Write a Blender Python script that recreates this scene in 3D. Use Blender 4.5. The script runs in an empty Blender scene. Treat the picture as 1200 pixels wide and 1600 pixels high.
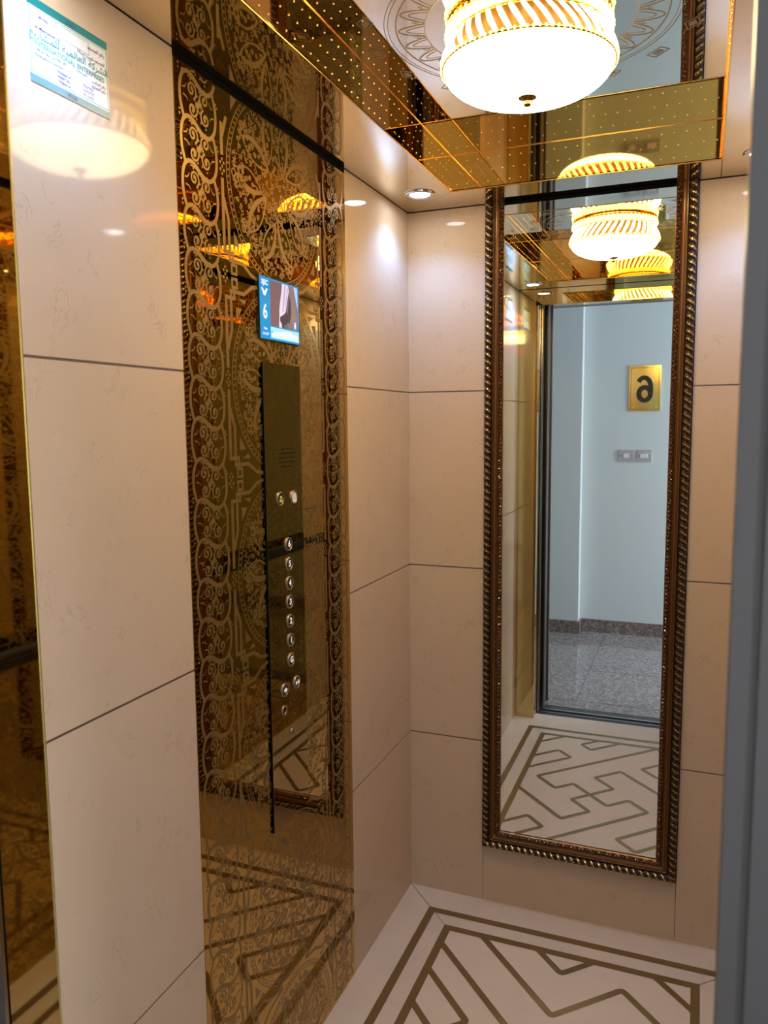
import bpy, math, random, unicodedata
from mathutils import Vector, Matrix
PI = math.pi
random.seed(7)

# ------------------------------------------------------------------ camera, world, exposure
S = bpy.context.scene
COL = S.collection
H = 2.30                                   # cabin height under the perimeter ceiling
XL, XR, YF, YB = -0.9046, 0.2246, 0.773, 2.4893
cam_d = bpy.data.cameras.new('camera')
cam = bpy.data.objects.new('camera', cam_d)
COL.objects.link(cam)
S.camera = cam
cam_d.sensor_fit = 'VERTICAL'
cam_d.sensor_height = 36
cam_d.lens = 36 * 1236.0 / 1600
cam_d.clip_start = 0.01
yaw, pitch, roll = 0.3810, 0.1116, -0.0088
fw = Vector((-math.sin(yaw) * math.cos(pitch), math.cos(yaw) * math.cos(pitch), -math.sin(pitch)))
rt = Vector((math.cos(yaw), math.sin(yaw), 0))
up = rt.cross(fw)
r2 = rt * math.cos(roll) + up * math.sin(roll)
u2 = -rt * math.sin(roll) + up * math.cos(roll)
m = Matrix((r2, u2, -fw)).transposed().to_4x4()
m.translation = Vector((0, 0, 1.6258))
cam.matrix_world = m
cam_d.dof.use_dof = True
cam_d.dof.focus_distance = 2.3
cam_d.dof.aperture_fstop = 9.5

W = bpy.data.worlds.new('world')
S.world = W
W.use_nodes = True
W.node_tree.nodes['Background'].inputs[0].default_value = (0.7, 0.8, 1, 1)
W.node_tree.nodes['Background'].inputs[1].default_value = 0.6
S.view_settings.view_transform = 'Standard'
S.view_settings.look = 'None'
S.view_settings.gamma = 1
S.view_settings.exposure = 0.5
S.cycles.max_bounces = 14
S.cycles.glossy_bounces = 12
S.cycles.diffuse_bounces = 4
S.cycles.transmission_bounces = 6
S.cycles.use_denoising = True
S.cycles.sample_clamp_indirect = 6
S.cycles.caustics_reflective = True
S.cycles.blur_glossy = 0.5

BOWL_E, CRYSTAL_E = 21.0, 13.0
DOWN_W = 6.3
DAY_W = 72.0

def light(name, kind, loc, energy, color, rot=(0, 0, 0), **kw):
    d = bpy.data.lights.new(name, kind)
    d.energy = energy
    d.color = color
    for k, v in kw.items():
        setattr(d, k, v)
    o = bpy.data.objects.new(name, d)
    o.location = loc
    o.rotation_euler = rot
    COL.objects.link(o)
    return o
# daylight entering through the landing window at the +x end of the hall
light('window_daylight', 'AREA', (2.52, -0.5, 1.45), DAY_W, (0.86, 0.92, 1.0), (0, math.radians(90), 0), shape='RECTANGLE', size=1.3, size_y=1.1)
DOWN = [(-0.80, 2.305), (-0.80, 0.925), (0.12, 2.305), (0.12, 0.925)]
for x, y in DOWN:
    light('downlight_beam', 'SPOT', (x, y, H - 0.012), DOWN_W, (0.20, 0.43, 1.0), (0, 0, 0), spot_size=math.radians(125), spot_blend=0.7, shadow_soft_size=0.028)

# ------------------------------------------------------------------ materials
def mat(name, color, metallic=0.0, rough=0.5, coat=0.0, coat_rough=0.03, emit=None, estr=0, spec=0.5, bump=None, trans=0):
    M = bpy.data.materials.new(name)
    M.use_nodes = True
    nt = M.node_tree
    b = nt.nodes['Principled BSDF']
    b.inputs['Base Color'].default_value = (*color, 1)
    b.inputs['Metallic'].default_value = metallic
    b.inputs['Roughness'].default_value = rough
    b.inputs['Coat Weight'].default_value = coat
    b.inputs['Coat Roughness'].default_value = coat_rough
    b.inputs['Specular IOR Level'].default_value = spec
    b.inputs['Transmission Weight'].default_value = trans
    if emit:
        b.inputs['Emission Color'].default_value = (*emit, 1)
        b.inputs['Emission Strength'].default_value = estr
    if bump:
        sc, st, dist = bump
        tc = nt.nodes.new('ShaderNodeTexCoord')
        n = nt.nodes.new('ShaderNodeTexNoise')
        n.inputs['Scale'].default_value = sc
        n.inputs['Detail'].default_value = 4
        bp = nt.nodes.new('ShaderNodeBump')
        bp.inputs['Strength'].default_value = st
        bp.inputs['Distance'].default_value = dist
        nt.links.new(tc.outputs['Object'], n.inputs['Vector'])
        nt.links.new(n.outputs['Fac'], bp.inputs['Height'])
        nt.links.new(bp.outputs['Normal'], b.inputs['Normal'])
    return M

def marble(name, c0, c1, vein, rough=0.06, scale=1.0, amount=0.45):
    M = mat(name, c0, 0, rough, spec=0.14)
    nt = M.node_tree
    b = nt.nodes['Principled BSDF']
    tc = nt.nodes.new('ShaderNodeTexCoord')
    n1 = nt.nodes.new('ShaderNodeTexNoise')
    n1.inputs['Scale'].default_value = 5 * scale
    n1.inputs['Detail'].default_value = 6
    r1 = nt.nodes.new('ShaderNodeMix')
    r1.data_type = 'RGBA'
    r1.inputs['A'].default_value = (*c0, 1)
    r1.inputs['B'].default_value = (*c1, 1)
    # broken little hairline veins and flecks: thin band of a distorted noise, masked by a second
    n2 = nt.nodes.new('ShaderNodeTexNoise')
    n2.inputs['Scale'].default_value = 13 * scale
    n2.inputs['Detail'].default_value = 8
    n2.inputs['Roughness'].default_value = 0.65
    n2.inputs['Distortion'].default_value = 1.6
    ab = nt.nodes.new('ShaderNodeMath'); ab.operation = 'SUBTRACT'; ab.inputs[1].default_value = 0.5
    ab2 = nt.nodes.new('ShaderNodeMath'); ab2.operation = 'ABSOLUTE'
    mr = nt.nodes.new('ShaderNodeMapRange')
    mr.inputs['From Min'].default_value = 0.0
    mr.inputs['From Max'].default_value = 0.018
    mr.inputs['To Min'].default_value = 1
    mr.inputs['To Max'].default_value = 0
    n3 = nt.nodes.new('ShaderNodeTexNoise')
    n3.inputs['Scale'].default_value = 16 * scale
    n3.inputs['Detail'].default_value = 3
    m3 = nt.nodes.new('ShaderNodeMapRange')
    m3.inputs['From Min'].default_value = 0.52
    m3.inputs['From Max'].default_value = 0.68
    mu = nt.nodes.new('ShaderNodeMath'); mu.operation = 'MULTIPLY'
    mu2 = nt.nodes.new('ShaderNodeMath'); mu2.operation = 'MULTIPLY'; mu2.inputs[1].default_value = amount
    r2_ = nt.nodes.new('ShaderNodeMix')
    r2_.data_type = 'RGBA'
    r2_.inputs['B'].default_value = (*vein, 1)
    L = nt.links.new
    for n in (n1, n2, n3):
        L(tc.outputs['Object'], n.inputs['Vector'])
    L(n1.outputs['Fac'], r1.inputs['Factor'])
    L(n2.outputs['Fac'], ab.inputs[0]); L(ab.outputs[0], ab2.inputs[0]); L(ab2.outputs[0], mr.inputs['Value'])
    L(n3.outputs['Fac'], m3.inputs['Value'])
    L(mr.outputs[0], mu.inputs[0]); L(m3.outputs[0], mu.inputs[1]); L(mu.outputs[0], mu2.inputs[0])
    L(mu2.outputs[0], r2_.inputs['Factor']); L(r1.outputs['Result'], r2_.inputs['A'])
    L(r2_.outputs['Result'], b.inputs['Base Color'])
    return M

M = {}
M['marble'] = marble('wall_marble', (0.63, 0.485, 0.345), (0.70, 0.555, 0.41), (0.30, 0.20, 0.11))
M['floor_marble'] = marble('floor_marble', (0.69, 0.58, 0.48), (0.75, 0.64, 0.54), (0.36, 0.26, 0.17), amount=0.25)
M['floor_border'] = marble('floor_border_marble', (0.73, 0.63, 0.53), (0.65, 0.55, 0.45), (0.40, 0.30, 0.20), scale=1.7)
M['joint'] = mat('joint_strip', (0.26, 0.21, 0.18), 0.7, 0.3)
M['brass'] = mat('floor_brass', (0.33, 0.235, 0.11), 0.75, 0.36, bump=(60, 0.15, 0.001))
M['gold_mirror'] = mat('gold_mirror', (0.56, 0.35, 0.085), 1.0, 0.015)
M['gold_riser'] = mat('gold_riser_mirror', (0.70, 0.39, 0.095), 1.0, 0.025)
M['gold_plain'] = mat('gold_plate', (0.62, 0.50, 0.22), 1.0, 0.03)
M['cop'] = mat('control_plate_mirror', (0.42, 0.29, 0.11), 1.0, 0.02)
M['etch'] = mat('etched_gold', (0.31, 0.195, 0.055), 0.6, 0.36)
M['gold_edge'] = mat('gold_edge', (0.85, 0.55, 0.14), 1.0, 0.2)
M['stud'] = mat('gold_stud', (0.85, 0.66, 0.34), 1.0, 0.25)
M['steel_mirror'] = mat('champagne_steel', (0.80, 0.74, 0.63), 1.0, 0.035)
M['silver_mirror'] = mat('silver_mirror', (0.86, 0.86, 0.82), 1.0, 0.008)
M['silver_etch'] = mat('silver_etch', (0.30, 0.27, 0.21), 0.6, 0.3)
M['glass_mirror'] = mat('wall_mirror_silver', (0.87, 0.90, 0.89), 1.0, 0.0)
M['black'] = mat('black_gap', (0.006, 0.005, 0.004), 0, 0.8, spec=0.05)
M['steel'] = mat('brushed_steel', (0.170, 0.145, 0.138), 0.75, 0.40, bump=(25, 0.05, 0.002))
M['steel_groove'] = mat('steel_groove', (0.125, 0.105, 0.10), 0.75, 0.45)
M['door_steel'] = mat('door_panel_steel', (0.50, 0.46, 0.38), 1.0, 0.18)
M['steel_dark'] = mat('dark_steel', (0.10, 0.095, 0.095), 0.6, 0.4)  # dark metal for sill grooves, door edges, tile joints and screws
M['sill'] = mat('sill_aluminium', (0.40, 0.41, 0.43), 0.9, 0.3)
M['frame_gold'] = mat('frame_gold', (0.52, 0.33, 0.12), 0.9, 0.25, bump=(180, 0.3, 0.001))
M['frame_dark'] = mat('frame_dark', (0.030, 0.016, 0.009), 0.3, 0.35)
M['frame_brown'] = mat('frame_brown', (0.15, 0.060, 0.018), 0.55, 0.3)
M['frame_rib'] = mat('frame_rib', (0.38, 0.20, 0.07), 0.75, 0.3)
M['chrome'] = mat('chrome', (0.75, 0.75, 0.75), 1.0, 0.1)
M['wall_paint'] = mat('hall_paint', (0.60, 0.65, 0.66), 0, 0.5)
M['ceil_paint'] = mat('hall_ceiling_paint', (0.75, 0.77, 0.77), 0, 0.7)
def granite(name, c0, c1, rough):
    G = mat(name, c0, 0, rough, coat=0.0)
    nt = G.node_tree; b = nt.nodes['Principled BSDF']
    tc = nt.nodes.new('ShaderNodeTexCoord'); v = nt.nodes.new('ShaderNodeTexVoronoi'); v.inputs['Scale'].default_value = 90
    n = nt.nodes.new('ShaderNodeTexNoise'); n.inputs['Scale'].default_value = 30; n.inputs['Detail'].default_value = 6
    mx = nt.nodes.new('ShaderNodeMath'); mx.operation = 'MULTIPLY'
    cr = nt.nodes.new('ShaderNodeValToRGB')
    cr.color_ramp.elements[0].position = 0.08; cr.color_ramp.elements[1].position = 0.5
    cr.color_ramp.elements[0].color = (*c0, 1); cr.color_ramp.elements[1].color = (*c1, 1)
    L = nt.links.new
    L(tc.outputs['Object'], v.inputs['Vector']); L(tc.outputs['Object'], n.inputs['Vector'])
    sp = nt.nodes.new('ShaderNodeSeparateColor'); L(v.outputs['Color'], sp.inputs[0])
    L(sp.outputs[0], mx.inputs[0]); L(n.outputs['Fac'], mx.inputs[1]); L(mx.outputs[0], cr.inputs['Fac'])
    L(cr.outputs['Color'], b.inputs['Base Color'])
    return G
M['granite'] = granite('hall_granite', (0.17, 0.145, 0.14), (0.36, 0.33, 0.33), 0.10)
M['granite_skirt'] = granite('hall_granite_skirting', (0.13, 0.10, 0.09), (0.30, 0.24, 0.22), 0.2)
M['plate_gold'] = mat('plate_brass', (0.88, 0.70, 0.24), 1.0, 0.12)
M['ink'] = mat('black_ink', (0.01, 0.01, 0.012), 0, 0.35)
M['switch_plate'] = mat('switch_plate_grey', (0.50, 0.51, 0.55), 0.4, 0.35)
M['switch_white'] = mat('switch_rocker_white', (0.80, 0.80, 0.82), 0, 0.3)
M['bowl'] = mat('frosted_glass_lit', (0.95, 0.9, 0.8), 0, 0.3, emit=(1.0, 0.74, 0.38), estr=BOWL_E)
M['crystal'] = mat('lit_crystal', (0.95, 0.85, 0.6), 0, 0.1, emit=(1.0, 0.70, 0.26), estr=CRYSTAL_E)
M['fringe'] = mat('lit_crystal_fringe', (0.95, 0.8, 0.5), 0, 0.15, emit=(1.0, 0.62, 0.13), estr=3.2)
M['lamp_gold'] = mat('lamp_gold', (0.85, 0.55, 0.12), 1.0, 0.18)
M['lamp_inner'] = mat('lamp_inner_bronze', (0.10, 0.055, 0.015), 0.6, 0.5)
M['lamp_dark'] = mat('lamp_bronze', (0.35, 0.20, 0.05), 1.0, 0.25)
M['led'] = mat('led_disc', (1, 1, 1), 0, 0.3, emit=(0.85, 0.92, 1.0), estr=36)
M['rail'] = mat('handrail_black', (0.012, 0.009, 0.008), 0.2, 0.3)
M['rail_bead'] = mat('handrail_bead', (0.09, 0.07, 0.055), 0.8, 0.25)
M['btn_ring'] = mat('button_ring', (0.42, 0.33, 0.22), 1.0, 0.3)
M['btn_face'] = mat('button_face', (0.045, 0.028, 0.018), 0.2, 0.25)
M['btn_white'] = mat('button_lit_white', (0.62, 0.60, 0.62), 0, 0.4, emit=(1, 0.95, 0.95), estr=0.12)
M['btn_glyph'] = mat('button_glyph', (0.85, 0.82, 0.80), 0, 0.4, emit=(1, 0.95, 0.9), estr=0.35)
M['btn_yellow'] = mat('button_glyph_yellow', (0.8, 0.65, 0.1), 0, 0.4, emit=(1, 0.8, 0.15), estr=0.35)
M['paper'] = mat('sticker_paper', (0.85, 0.90, 0.90), 0, 0.3)
M['teal'] = mat('sticker_teal', (0.012, 0.24, 0.26), 0, 0.3)
M['text_navy'] = mat('sticker_text', (0.08, 0.06, 0.22), 0, 0.5)
M['text_green'] = mat('sticker_text_green', (0.06, 0.30, 0.24), 0, 0.5)
def emis(name, c, s):
    return mat(name, tuple(0.1 * k for k in c), 0, 0.1, emit=c, estr=s * 0.70)
M['scr_blue'] = emis('screen_blue', (0.02, 0.33, 0.72), 0.95)
M['scr_white'] = emis('screen_white', (0.9, 0.95, 1), 1.0)
M['scr_curtain'] = emis('screen_curtain', (0.22, 0.13, 0.14), 1)
M['scr_drape'] = emis('screen_drape', (0.80, 0.70, 0.88), 1)
M['scr_drape2'] = emis('screen_drape_fold', (0.52, 0.42, 0.58), 1)
M['scr_dark'] = emis('screen_dark', (0.06, 0.055, 0.075), 1)
M['scr_mid'] = emis('screen_mid', (0.25, 0.19, 0.20), 1)
M['scr_sky'] = emis('screen_sky', (0.50, 0.60, 0.85), 1)
M['scr_cyan'] = emis('screen_cyan', (0.42, 0.85, 0.92), 1)
M['scr_pale'] = emis('screen_pale', (0.75, 0.95, 0.92), 1)
M['plastic_black'] = mat('plastic_black', (0.015, 0.015, 0.018), 0, 0.3)
M['edge_line'] = mat('gold_edge_line', (0.75, 0.62, 0.32), 0.8, 0.25)

# ------------------------------------------------------------------ mesh helpers
class MB:
    def __init__(s):
        s.v = []; s.f = []; s.mi = []; s.mats = []; s.sm = []
    def m(s, name):
        if name not in s.mats:
            s.mats.append(name)
        return s.mats.index(name)
    def poly(s, pts, mt, smooth=False):
        n = len(s.v)
        s.v += [tuple(p) for p in pts]
        s.f.append(tuple(range(n, n + len(pts))))
        s.mi.append(s.m(mt)); s.sm.append(smooth)
    def box(s, a, b, mt, skip=()):
        x0, y0, z0 = [min(p, q) for p, q in zip(a, b)]
        x1, y1, z1 = [max(p, q) for p, q in zip(a, b)]
        n = len(s.v)
        s.v += [(x0, y0, z0), (x1, y0, z0), (x1, y1, z0), (x0, y1, z0), (x0, y0, z1), (x1, y0, z1), (x1, y1, z1), (x0, y1, z1)]
        k = s.m(mt)
        for f in ((0, 3, 2, 1), (4, 5, 6, 7), (0, 1, 5, 4), (1, 2, 6, 5), (2, 3, 7, 6), (3, 0, 4, 7)):
            s.f.append(tuple(n + i for i in f)); s.mi.append(k); s.sm.append(False)
    def grid(s, P, mt, closed_u=False, closed_v=False, smooth=True, mfun=None):
        n = len(s.v); nu, nv = len(P), len(P[0])
        for r in P:
            s.v += [tuple(p) for p in r]
        for i in range(nu if closed_u else nu - 1):
            for j in range(nv if closed_v else nv - 1):
                a = n + i * nv + j; b = n + ((i + 1) % nu) * nv + j
                c = n + ((i + 1) % nu) * nv + (j + 1) % nv; d = n + i * nv + (j + 1) % nv
                s.f.append((a, b, c, d))
                s.mi.append(s.m(mfun(i, j) if mfun else mt)); s.sm.append(smooth)
    def lathe(s, prof, c, mt, n=48, axis='z', smooth=True):
        P = []
        for r, h in prof:
            row = []
            for k in range(n):
                t = 2 * PI * k / n
                p = (r * math.cos(t), r * math.sin(t), h)
                if axis == 'x': p = (h, p[0], p[1])
                if axis == 'y': p = (p[0], h, p[1])
                row.append((c[0] + p[0], c[1] + p[1], c[2] + p[2]))
            P.append(row)
        s.grid(P, mt, closed_v=True, smooth=smooth)
    def tube(s, a, b, r, mt, n=10):
        a, b = Vector(a), Vector(b); d = (b - a).normalized()
        u = d.orthogonal().normalized(); w = d.cross(u)
        P = [[p + r * (math.cos(2 * PI * k / n) * u + math.sin(2 * PI * k / n) * w) for k in range(n)] for p in (a, b)]
        s.grid(P, mt, closed_v=True)
        s.poly(P[0][::-1], mt); s.poly(P[1], mt)
    def dome(s, c, r, nrm, mt, n=8, flat=0.6):
        nrm = Vector(nrm); u = nrm.orthogonal().normalized(); w = nrm.cross(u)
        P = []
        for i in range(4):
            a = i / 3 * PI / 2
            P.append([Vector(c) + r * math.cos(a) * (math.cos(2 * PI * k / n) * u + math.sin(2 * PI * k / n) * w) + nrm * r * flat * math.sin(a) for k in range(n)])
        s.grid(P, mt, closed_v=True)
    def obj(s, name, parent=None, loc=None):
        me = bpy.data.meshes.new(name)
        off = Vector(loc) if loc is not None else Vector((0, 0, 0))
        me.from_pydata([tuple(Vector(p) - off) for p in s.v], [], s.f)
        for k in s.mats:
            me.materials.append(M[k])
        me.polygons.foreach_set('material_index', s.mi)
        me.polygons.foreach_set('use_smooth', s.sm)
        me.update()
        o = bpy.data.objects.new(name, me)
        COL.objects.link(o)
        o.location = off
        if parent:
            o.parent = parent
            o.location = off - parent_world(parent)
        return o
def parent_world(p):
    v = Vector((0, 0, 0))
    while p:
        v += p.location; p = p.parent
    return v
def part(mb, name, parent):
    return mb.obj(name, parent, parent_world(parent))
def thing(name, loc, label, cat, group=None):
    o = bpy.data.objects.new(name, None)
    o.empty_display_size = 0.05
    o.location = loc
    COL.objects.link(o)
    tag(o, label, cat, group)
    return o
def tag(o, label, cat, group=None):
    o['label'] = label; o['category'] = cat
    if group: o['group'] = group
def struct(mb, name):
    o = mb.obj(name); o['kind'] = 'structure'; return o

class Flat:
    """2D pattern on a plane: origin o, axes u, v, lifted along n"""
    def __init__(s, mb, o, u, v, n, mt):
        s.mb = mb; s.o = Vector(o); s.u = Vector(u); s.vv = Vector(v); s.n = Vector(n); s.mt = mt; s.clip = None; s.cnt = 0
    def P(s, p):
        return s.o + s.u * p[0] + s.vv * p[1] + s.n * ((s.cnt % 60) * 2e-6)
    def inside(s, p):
        c = s.clip
        return c is None or (c[0] <= p[0] <= c[1] and c[2] <= p[1] <= c[3])
    def fill(s, pts, mt=None):
        if not all(s.inside(p) for p in pts): return
        s.mb.poly([s.P(p) for p in pts], mt or s.mt)
    def stroke(s, pts, w, closed=False, taper=False, mt=None):
        s.cnt += 1
        n = len(pts); L = []; R = []
        for i, p in enumerate(pts):
            if closed: a, b = pts[i - 1], pts[(i + 1) % n]
            else: a, b = pts[max(i - 1, 0)], pts[min(i + 1, n - 1)]
            dx, dy = b[0] - a[0], b[1] - a[1]; l = math.hypot(dx, dy) or 1
            k = 1.0
            if 0 < i < n - 1 or closed:
                e1 = (p[0] - a[0], p[1] - a[1]); e2 = (b[0] - p[0], b[1] - p[1])
                l1 = math.hypot(*e1) or 1; l2 = math.hypot(*e2) or 1
                cs = max(-1, min(1, (e1[0] * e2[0] + e1[1] * e2[1]) / l1 / l2))
                k = min(1 / max(math.cos(math.acos(cs) / 2), 0.4), 2)
                tx, ty = e1[0] / l1 + e2[0] / l2, e1[1] / l1 + e2[1] / l2
                tl = math.hypot(tx, ty)
                if tl > 1e-6: dx, dy, l = tx, ty, tl
            ww = w / 2 * k
            if taper: ww *= 0.35 + 0.65 * (1 - i / (n - 1))
            nx, ny = -dy / l * ww, dx / l * ww
            L.append((p[0] + nx, p[1] + ny)); R.append((p[0] - nx, p[1] - ny))
        for i in range(n if closed else n - 1):
            j = (i + 1) % n
            s.fill([L[i], R[i], R[j], L[j]], mt)
    def spiral(s, c, r, a0, turns, w, hand=1, n=12):
        pts = []
        for i in range(n + 1):
            t = i / n; a = a0 + hand * turns * 2 * PI * t; rr = r * (1 - 0.82 * t)
            pts.append((c[0] + rr * math.cos(a), c[1] + rr * math.sin(a)))
        s.stroke(pts, w)
        e = pts[-1]
        s.disc(e, w * 1.1, 5)
    def disc(s, c, r, n=8):
        s.cnt += 1
        s.fill([(c[0] + r * math.cos(2 * PI * k / n), c[1] + r * math.sin(2 * PI * k / n)) for k in range(n)])

FONT = {}
def arabic(t):
    forms = {}
    for cp in range(0xFE70, 0xFEFD):
        d = unicodedata.decomposition(chr(cp)).split()
        if len(d) == 2 and d[0] in ('<isolated>', '<initial>', '<medial>', '<final>'):
            forms.setdefault(chr(int(d[1], 16)), {})[d[0][1:-1]] = chr(cp)
    out = []
    for i, ch in enumerate(t):
        f = forms.get(ch)
        if not f:
            out.append(ch); continue
        prev = forms.get(t[i - 1]) if i else None
        nxt = forms.get(t[i + 1]) if i + 1 < len(t) else None
        jp = bool(prev and 'initial' in prev); jn = bool(nxt and 'final' in nxt and 'initial' in f)
        k = 'medial' if jp and jn else 'final' if jp else 'initial' if jn else 'isolated'
        out.append(f.get(k, f.get('isolated', ch)))
    return ''.join(out[::-1])

def text(body, size, origin, right, upv, nrm, mt, name, parent, align='LEFT', depth=0.0003, bold=0.0, sx=1.0, valign='BOTTOM_BASELINE'):
    c = bpy.data.curves.new(name, 'FONT')
    c.body = body; c.size = size; c.align_x = align; c.align_y = 'CENTER' if valign == 'CENTER' else 'BOTTOM_BASELINE'
    c.offset = bold; c.resolution_u = 3
    t = bpy.data.objects.new(name, c)
    COL.objects.link(t)
    dg = bpy.context.evaluated_depsgraph_get()
    me = bpy.data.meshes.new_from_object(t.evaluated_get(dg))
    bpy.data.objects.remove(t); bpy.data.curves.remove(c)
    R, U, N = Vector(right), Vector(upv), Vector(nrm)
    org = Vector(origin) - (parent_world(parent) if parent else Vector((0, 0, 0)))
    for v in me.vertices:
        v.co = org + R * v.co.x * sx + U * v.co.y + N * depth
    me.materials.clear(); me.materials.append(M[mt])
    me.name = name
    o = bpy.data.objects.new(name, me)
    COL.objects.link(o)
    if parent: o.parent = parent
    return o

# ------------------------------------------------------------------ cabin floor with brass inlay
FX, FY0 = (XL, XR), 0.70
fl = MB()
fl.box((XL - 0.03, FY0, -0.05), (XR + 0.03, YB + 0.03, 0), 'floor_border')
BX0, BX1, BY0, BY1 = -0.789, 0.113, 0.897, 2.372       # outer brass line
IX0, IX1, IY0, IY1 = -0.712, 0.036, 0.972, 2.297       # inner brass line
fl.poly([(IX0, IY0, 0.0006), (IX1, IY0, 0.0006), (IX1, IY1, 0.0006), (IX0, IY1, 0.0006)], 'floor_marble')
ff = Flat(fl, (0, 0, 0.0012), (1, 0, 0), (0, 1, 0), (0, 0, 1), 'brass')
w1, w2 = 0.025, 0.020
ff.stroke([(BX0, BY0), (BX1, BY0), (BX1, BY1), (BX0, BY1)], w1, closed=True)
ff.stroke([(IX0, IY0), (IX1, IY0), (IX1, IY1), (IX0, IY1)], w1, closed=True)
# hairline mitre joints of the border stones
for (a, b) in (((XL, YB), (BX0 - .01, BY1 + .01)), ((XR, YB), (BX1 + .01, BY1 + .01)), ((BX0 + .01, BY1 - .01), (IX0 - .01, IY1 + .01)), ((BX1 - .01, BY1 - .01), (IX1 + .01, IY1 + .01)),
               ((BX0 + .01, BY0 + .01), (IX0 - .01, IY0 - .01)), ((BX1 - .01, BY0 + .01), (IX1 + .01, IY0 - .01))):
    ff.stroke([a, b], 0.0015, mt='joint')
def st(s_, t_):                       # s = x + y, t = y - x
    return ((s_ - t_) / 2, (s_ + t_) / 2)
def onx(x, s_=None, t_=None):
    return (x, s_ - x) if s_ is not None else (x, t_ + x)
def ony(y, s_=None, t_=None):
    return (s_ - y, y) if s_ is not None else (y - t_, y)
def rnd(pts, r=0.012):                # soften the corners
    out = [pts[0]]
    for i in range(1, len(pts) - 1):
        p = Vector(pts[i]); a = (Vector(pts[i - 1]) - p).normalized(); b = (Vector(pts[i + 1]) - p).normalized()
        for k in range(4):
            t = k / 3
            out.append(tuple((p + a * r) * (1 - t) ** 2 + p * 2 * t * (1 - t) + (p + b * r) * t * t))
    out.append(pts[-1])
    return out
for L in (
    [onx(IX0, s_=.375), ony(IY0, s_=.375)],
    [onx(IX0, s_=.555), st(.555, 1.755), st(.69, 1.755), onx(IX0, s_=.69)],
    [ony(IY0, s_=.83), st(.83, 2.121), st(1.02, 2.121), st(1.02, 1.98), st(1.345, 1.98), st(1.345, 1.815), st(1.51, 1.815), onx(IX0, s_=1.51)],
    [onx(IX0, t_=2.318), st(1.353, 2.318), st(1.353, 2.118), st(1.185, 2.118), st(1.185, 1.801), st(1.01, 1.801), st(1.01, 1.595), onx(IX1, t_=1.595)],
    [ony(IY0, s_=.65), st(.65, 1.553), st(.545, 1.553), ony(IY0, s_=.545)],
    [onx(IX0, s_=1.238), st(1.238, 2.47), st(1.384, 2.47), onx(IX0, s_=1.384)],
    [onx(IX1, s_=1.04), st(1.04, 1.446), st(1.185, 1.446), onx(IX1, s_=1.185)],
    [onx(IX1, s_=1.67), st(1.67, 2.178), st(1.82, 2.178), onx(IX1, s_=1.82)],
    [ony(IY1, s_=1.70), st(1.70, 2.363), st(2.045, 2.363), onx(IX1, s_=2.045)],
    [ony(IY1, s_=1.876), st(1.876, 2.545), ony(IY1, t_=2.545)],
    [ony(IY1, s_=2.22), onx(IX1, s_=2.22)],
    [ony(IY0, t_=1.13), onx(IX1, t_=1.13)],
):
    ff.stroke(rnd(L), w2)
struct(fl, 'floor')

# ------------------------------------------------------------------ marble walls
ROWS = [0.0, 0.5645, 1.1500, 1.7266, H - 0.002]
def slabs(mb, kind, fixed, lo, hi, rows=True, depth=0.02, sign=1):
    """marble slabs on a wall plane with narrow metal joint strips between"""
    g = 0.0022
    rr = ROWS if rows else [ROWS[0], ROWS[-1]]
    for i in range(len(rr) - 1):
        z0 = rr[i] + (g if i else 0); z1 = rr[i + 1] - (g if i < len(rr) - 2 else 0)
        if kind == 'x': mb.box((fixed, lo, z0), (fixed - sign * depth, hi, z1), 'marble')
        else: mb.box((lo, fixed, z0), (hi, fixed + depth, z1), 'marble')
    for z in rr[1:-1]:
        if kind == 'x': mb.box((fixed - sign * 0.0006, lo, z - g), (fixed - sign * depth, hi, z + g), 'joint')
        else: mb.box((lo, fixed + 0.0006, z - g), (hi, fixed + depth, z + g), 'joint')
PY0, PY1 = 1.2548, 1.9947
QY0, QY1 = 1.130, 2.140                    # the wider panel of the right wall
wl = MB()
slabs(wl, 'x', XL, YF, PY0); slabs(wl, 'x', XL, PY1, YB)
wl.box((XL - 0.02, YF - 0.05, 0), (XL - 0.05, YB + 0.05, H + 0.14), 'black')
struct(wl, 'wall_left')
wr = MB()
slabs(wr, 'x', XR, YF, QY0, sign=-1); slabs(wr, 'x', XR, QY1, YB, sign=-1)
wr.box((XR + 0.02, YF - 0.05, 0), (XR + 0.05, YB + 0.05, H + 0.14), 'black')
struct(wr, 'wall_right')
wb = MB()
slabs(wb, 'y', YB, XL, -0.6456); slabs(wb, 'y', YB, -0.6444, -0.0286, rows=False); slabs(wb, 'y', YB, -0.0272, XR)
wb.box((XL - 0.05, YB + 0.02, 0), (XR + 0.05, YB + 0.05, H + 0.14), 'black')
struct(wb, 'wall_back')
# front wall of the cabin: gold mirror returns and header around the opening
RX0, RX1, RY0 = -0.800, 0.120, 0.691
HB = 2.218
wf = MB()
wf.box((XL - 0.02, RY0, 0), (RX0, YF, H - 0.002), 'gold_plain')
wf.box((RX1, RY0, 0), (XR + 0.02, YF, H - 0.002), 'gold_plain')
wf.box((RX0, RY0, HB), (RX1, YF, H - 0.002), 'gold_plain')
wf.box((XL - 0.02, RY0, H), (XR + 0.02, YF - 0.001, H + 0.14), 'black')
wf.box((RX0 - 0.0015, RY0 - 0.002, 0), (RX0 + 0.0015, RY0, HB), 'black')
wf.box((RX0 - 0.001, YF - 0.001, 0.0), (RX0 + 0.0012, YF + 0.001, HB), 'edge_line')
wf.box((RX1 - 0.0012, YF - 0.001, 0.0), (RX1 + 0.001, YF + 0.001, HB), 'edge_line')
struct(wf, 'wall_front')

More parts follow.
